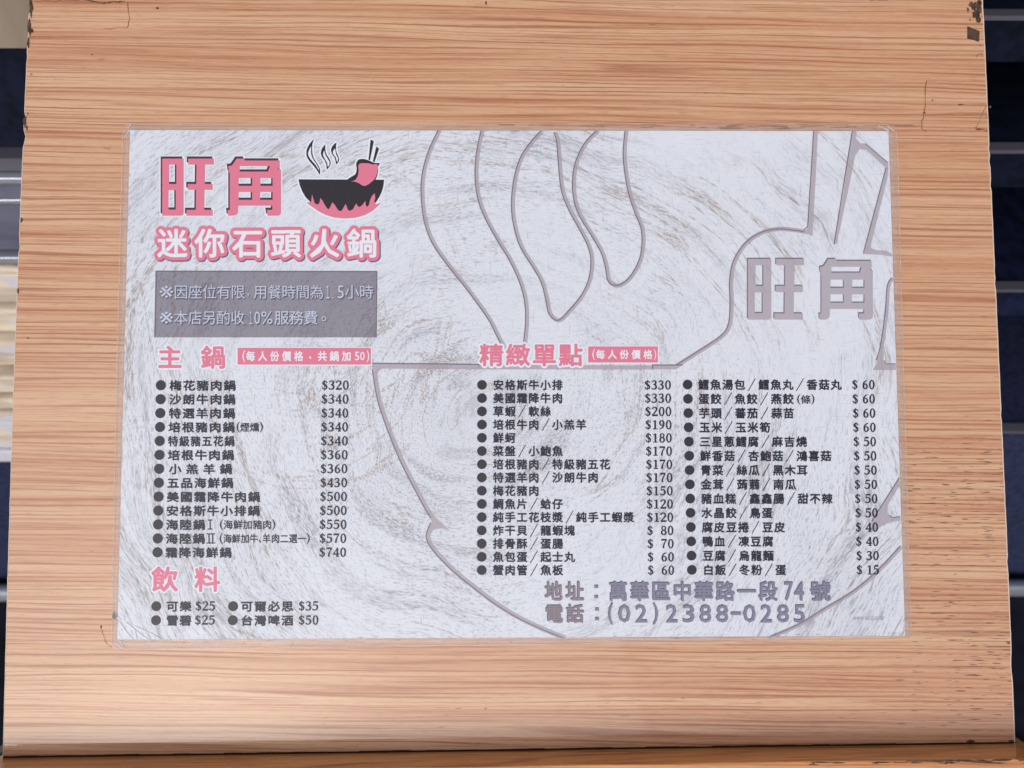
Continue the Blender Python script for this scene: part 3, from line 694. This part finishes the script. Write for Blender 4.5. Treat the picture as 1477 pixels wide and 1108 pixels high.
# ------------------------------------------------------------------ grey notice panel
npan = [(226.5, 391), (544, 391.5), (543, 487), (224.5, 487)]
b = MB(); poly(b, npan, Z2, 0)
ribbon(b, [npan[0], npan[3]], 2.2, Z2 + .00001, 1); ribbon(b, [(npan[0][0], npan[0][1] + .8), (npan[1][0], npan[1][1] + .8)], 1.8, Z2 + .000012, 1)
ribbon(b, [npan[1], npan[2]], 1.4, Z2 + .00001, 1)
pan = sub(b, 'notice_panel', [PANEL, PANELD])
NC = lambda pts: [(210 + x / 4.22, 320 + y / 4.22) for x, y in pts]
def cells(mb, items, yt, yb, z, off, mi, dx=0, dy=0):
    for ch, a, c in items:
        if ch == ',': put(mb, ',', a, c, yb - 8, yb - 3, z, off, mi, False, 0, dx, dy); continue
        if ch == '.': put(mb, '.', a, c, yb - 2.6, yb - .4, z, off, mi, False, 0, dx, dy); continue
        if ch == '。': put(mb, '。', a, c, yb - 12, yb - 4.5, z, off, mi, False, 0, dx, dy); continue
        if ch == '1': put(mb, '１', a, c, yt + 1, yb - .5, z, off * 1.5, mi, False, 0, dx, dy); continue
        if ch == '※': put(mb, ch, a, c - 1, yt + 1.5, yb - 1.5, z, off, mi, False, 0, dx, dy); continue
        if ch in '0123456789%': put(mb, ch, a, c, yt + 1, yb - .5, z, off, mi, False, 0, dx, dy); continue
        put(mb, ch, a, c, yt, yb, z, off, mi, True, 0, dx, dy)
def run(s, x0, x1):
    p = (x1 - x0) / len(s); return [(ch, x0 + p * k, x0 + p * (k + 1) - .4) for k, ch in enumerate(s)]
N1 = run('※因座位有限', 231.5, 354.5) + [(',', 357.5, 360)] + run('用餐時間為', 366.5, 468) + [('1', 471, 476), ('.', 479.5, 481.5), ('5', 487.5, 496.5)] + run('小時', 498, 539.5)
N2 = run('※本店另酌收', 231.5, 354) + [('1', 360.5, 365), ('0', 367.5, 376), ('%', 377.5, 394)] + run('服務費', 396.5, 459.5) + [('。', 464, 471.5)]
for it, yt, yb in ((N1, 411.5, 431.5), (N2, 448.5, 468.5)):
    b = MB(); cells(b, it, yt, yb, Z3, .012, 1, 1.2, 1.5); cells(b, it, yt, yb, Z4, .006, 0)
    sub(b, 'notice_line', [LBLUE, PSHAD], pan)

# ------------------------------------------------------------------ section headings
def heading(items, note, yt, yb):
    b = MB()
    for ch, x0, x1 in items:
        halo(b, ch, x0, x1, yt, yb, Z2, 3.6, 0, .05, 16); halo(b, ch, x0, x1, yt, yb, Z2 + .00002, 1.8, 0, .04, 10)
        put(b, ch, x0, x1, yt, yb, Z4, .030, 1)
    h = sub(b, 'section_heading', [WHITE, PINK])
    if note:
        (x0, y0, x1, y1), cs = note
        b = MB(); poly(b, rect(x0 - 1.6, x1 + 1.6, y0 - 1.2, y1 + 1.6), Z2 + .00003, 2); poly(b, rect(x0, x1, y0, y1), Z3, 0)
        for ch, a, c in cs:
            if ch in '()': put(b, ch, a, c, y0 + 3.5, y1 - 3.5, Z4, .01, 1, False); continue
            if ch == ',': put(b, ch, a, c, y1 - 12, y1 - 7.5, Z4, .02, 1, False); continue
            if ch in '05': put(b, ch, a, c, y0 + 5.8, y1 - 6.2, Z4, .015, 1, False); continue
            put(b, ch, a + .4, c - .4, y0 + 5, y1 - 5.2, Z4, .03, 1)
        sub(b, 'price_note', [PINK, WHITE, WHITE], h)
    return h
def sp(s, x0, pitch, cw): return [(ch, x0 + pitch * k, x0 + pitch * k + cw) for k, ch in enumerate(s)]
heading([('主', 229, 263), ('鍋', 291, 326)], ((343.5, 502, 535.5, 526.2), [('(', 350.5, 354.5)] + sp('每人份價格', 355.5, 17.3, 13.5) + [(',', 446.5, 449.5)] + sp('共鍋加', 458.5, 17.4, 14) + [('5', 512.5, 518.5), ('0', 520, 526.5), (')', 529.5, 533)]), 499.5, 531.5)
heading([(c, 692 + 38 * k, 726 + 38 * k) for k, c in enumerate('精緻單點')], ((848, 500, 948.5, 523.2), [('(', 854, 858)] + sp('每人份價格', 859, 17.1, 13.5) + [(')', 942.5, 946)]), 496.5, 528)
heading([('飲', 220, 257), ('料', 282, 318)], None, 817.5, 852.5)

# ------------------------------------------------------------------ the list of dishes
def entry(draw, label):
    b = MB(); c = MB(); draw(b, c); o = sub(b, 'menu_entry', [TEXT, DOT]); o['label'] = label
    sub(c, 'price', TEXT, o)
def lerp(a, c, u): return a + (c - a) * u
A = [('梅花豬肉鍋', 97), ('沙朗牛肉鍋', 97), ('特選羊肉鍋', 97), ('培根豬肉鍋', 97, '(煙燻)', 38), ('特級豬五花鍋', 97), ('培根牛肉鍋', 97), ('小羔羊鍋', 97), ('五品海鮮鍋', 97), ('美國霜降牛肉鍋', 136), ('安格斯牛小排鍋', 136), ('海陸鍋', 58, '(海鮮加豬肉)', 80, 'Ⅰ'), ('海陸鍋', 58, '(海鮮加牛、羊肉二選一)', 130, 'Ⅱ'), ('霜降海鮮鍋', 97)]
PA = ['$320', '$340', '$340', '$340', '$340', '$360', '$360', '$430', '$500', '$500', '$550', '$570', '$740']
def paren(mb, s, x0, x1, yc, h):
    inner = s[1:-1]
    put(mb, '(', x0, x0 + 4.5, yc - h * .58, yc + h * .58, Z4, .012, 0, False); put(mb, ')', x1 - 4.5, x1, yc - h * .58, yc + h * .58, Z4, .012, 0, False)
    ws = [(.45 if c == '、' else 1.0) for c in inner]; u = (x1 - x0 - 10) / sum(ws); x = x0 + 5
    for c, w_ in zip(inner, ws):
        put(mb, c, x + .3, x + u * max(w_, .9) - .3, yc - h / 2, yc + h / 2, Z4, .018, 0); x += u * w_
for k, it in enumerate(A):
    u = k / 12; yc = lerp(556, 796.5, u); xt = lerp(245, 239, u)
    def draw(b, c, it=it, u=u, yc=yc, xt=xt, k=k):
        disc(b, lerp(233, 228.2, u), yc, 7.3, Z4, 1)
        text(b, it[0], xt - .5, xt + it[1], yc + .3, 14.6)
        x = xt + it[1] + 1.5
        if len(it) > 4:
            bars = 1 if it[4] == 'Ⅰ' else 2
            xc = x + (4.5 if bars == 1 else 6)
            for q in ([xc] if bars == 1 else [xc - 2.6, xc + 2.6]): ribbon(b, [(q, yc - 6.2), (q, yc + 6.4)], 1.7, Z4)
            hw = 3.6 if bars == 1 else 6.2
            for yy in (yc - 6.5, yc + 6.6): ribbon(b, [(xc - hw, yy), (xc + hw, yy)], 1.5, Z4 + .000004)
            x = xt + (78 if bars == 1 else 78)
        if len(it) > 2: paren(b, it[2], x, x + it[3], yc + .2, 13)
        price(c, PA[k], lerp(464, 460.5, u), lerp(504.3, 500.3, u), yc, z=Z4)
    entry(draw, 'printed line for the hotpot priced ' + PA[k][1:])
Bt = ['安格斯牛小排', '美國霜降牛肉', '草蝦/軟絲', '培根牛肉/小羔羊', '鮮蚵', '菜盤/小鮑魚', '培根豬肉/特級豬五花', '特選羊肉/沙朗牛肉', '梅花豬肉', '鯛魚片/蛤仔', '純手工花枝漿/純手工蝦漿', '炸干貝/龍蝦塊', '排骨酥/蛋腸', '魚包蛋/起士丸', '蟹肉管/魚板']
PB = ['$330', '$330', '$200', '$190', '$180', '$170', '$170', '$170', '$150', '$120', '$120', '$ 80', '$ 70', '$ 60', '$ 60']
for k, s in enumerate(Bt):
    u = k / 14; yc = lerp(555.5, 822, u); xt = lerp(710.5, 710, u)
    def draw(b, c, s=s, u=u, yc=yc, xt=xt, k=k):
        disc(b, lerp(695.3, 694.8, u), yc, 7.0, Z4, 1)
        p = lerp(16.95, 17.15, u); text(b, s, xt, xt + p * len(s), yc, 14.6)
        price(c, PB[k], lerp(928.8, 933.5, u), lerp(967.8, 972.5, u), yc + .3, z=Z4)
    entry(draw, 'printed line for the side dish ' + s.replace('/', ' or '))
Ct = ['鱈魚湯包/鱈魚丸/香菇丸', '蛋餃/魚餃/燕餃', '芋頭/蕃茄/蒜苗', '玉米/玉米筍', '三星蔥鱈腐/麻吉燒', '鮮香菇/杏鮑菇/鴻喜菇', '青菜/絲瓜/黑木耳', '金茸/蒟蒻/南瓜', '豬血糕/鑫鑫腸/甜不辣', '水晶餃/鳥蛋', '腐皮豆捲/豆皮', '鴨血/凍豆腐', '豆腐/烏龍麵', '白飯/冬粉/蛋']
PC = ['$ 60'] * 4 + ['$ 50'] * 6 + ['$ 40'] * 2 + ['$ 30', '$ 15']
for k, s in enumerate(Ct):
    u = k / 13; yc = lerp(555.3, 822, u); xt = lerp(1005.5, 1012.5, u)
    def draw(b, c, s=s, u=u, yc=yc, xt=xt, k=k):
        disc(b, lerp(991.2, 997.3, u), yc - .3, 7.0, Z4, 1)
        p = 17.35; text(b, s, xt, xt + p * len(s), yc - .2, 14.8)
        if k == 1: paren(b, '(條)', xt + p * len(s) + 4, xt + p * len(s) + 29, yc + .5, 12.5)
        price(c, PC[k], lerp(1227.5, 1234, u), lerp(1261, 1267.5, u), yc - .1, z=Z4, tight=True)
    entry(draw, 'printed line for the side dish ' + s.replace('/', ' or '))
for s, pr, xb, xt, xe, p0, p1, yc in (('可樂', '$25', 226.5, 240, 278, 282.5, 312, 874), ('可爾必思', '$35', 337, 347, 425, 431, 460.5, 874), ('雪碧', '$25', 226, 240, 278, 281.5, 311.5, 894.3), ('台灣啤酒', '$50', 336.5, 347, 425, 431, 460.5, 894.3)):
    def draw(b, c):
        disc(b, xb, yc, 7.1, Z4, 1); text(b, s, xt, xe, yc + .2, 14.8, hs=16.8); price(c, pr, p0, p1, yc - .2, z=Z4)
    entry(draw, 'printed line for the drink ' + s)

# ------------------------------------------------------------------ address, telephone, tiny credit
def embossed(name, parts, yt, yb):
    b = MB()
    for ch, x0, x1, warm in parts:
        em = ord(ch) > 0x2fff
        if ch == ':':
            for yy in (yt + (yb - yt) * .25, yt + (yb - yt) * .78):
                poly(b, rect(x0, x1, yy - 2.5, yy + 2.5), Z3, 1); poly(b, rect(x0 + .6, x1 - .6, yy - 1.4, yy + 2.2), Z4, 2)
            continue
        y0, y1 = (yt, yb) if em else (yt + .8, yb - .5)
        if ch in '()': y0, y1 = yt - 2, yb + 2.5
        if ch == '-': y0, y1 = yt + 11.2, yt + 14.6
        o1 = .024 if em else .012
        put(b, ch, x0, x1, y0, y1, Z3, o1 + .012, 1, em, 0, -.55, -.7)
        if not em: halo(b, ch, x0, x1, y0, y1, Z3 + .000005, .75, 1, o1, 8, False, -.4, -.5); halo(b, ch, x0, x1, y0, y1, Z4 - .00002, .35, 2 if warm else 0, o1, 6, False, .2, .3)
        put(b, ch, x0, x1, y0, y1, Z4, o1, 2 if warm else 0, em, 0, .25, .35)
    sub(b, name, [ADDR, ADDRD, ADDRB])
embossed('address_line', [('地', 786, 811, 1), ('址', 816, 842, 1), (':', 857, 862.5, 1)] + [(c, 878 + 30.8 * k, 905 + 30.8 * k, 0) for k, c in enumerate('萬華區中華路一段')] + [('7', 1131, 1142.5, 0), ('4', 1145, 1158.5, 0), ('號', 1168, 1197, 0)], 838.5, 866)
px0 = [(877.5, 883.5), (892, 908.5), (917, 932.5), (942, 948.5), (961, 976.5), (985, 1001), (1009, 1025), (1033, 1049.5), (1054, 1067.5), (1072, 1089), (1097, 1112.5), (1120.5, 1137), (1145, 1160)]
embossed('telephone_line', [('電', 786.5, 812, 1), ('話', 817, 842, 1), (':', 858, 863.5, 1)] + [(c, a, e, 0) for c, (a, e) in zip('(02)2388-0285', px0)], 871.5, 897.5)
b = MB()
for k, x in enumerate((1231.5, 1236.8, 1242.0)): disc(b, x, 891.5, 2.3, Z4)
for k, ch in enumerate('1121217'): put(b, ch, 1247 + 2.9 * k, 1249 + 2.9 * k, 889, 894, Z4, .0, 0, False)
poly(b, rect(1267.5, 1273, 889, 894), Z4)
sub(b, 'print_credit', CREDIT)
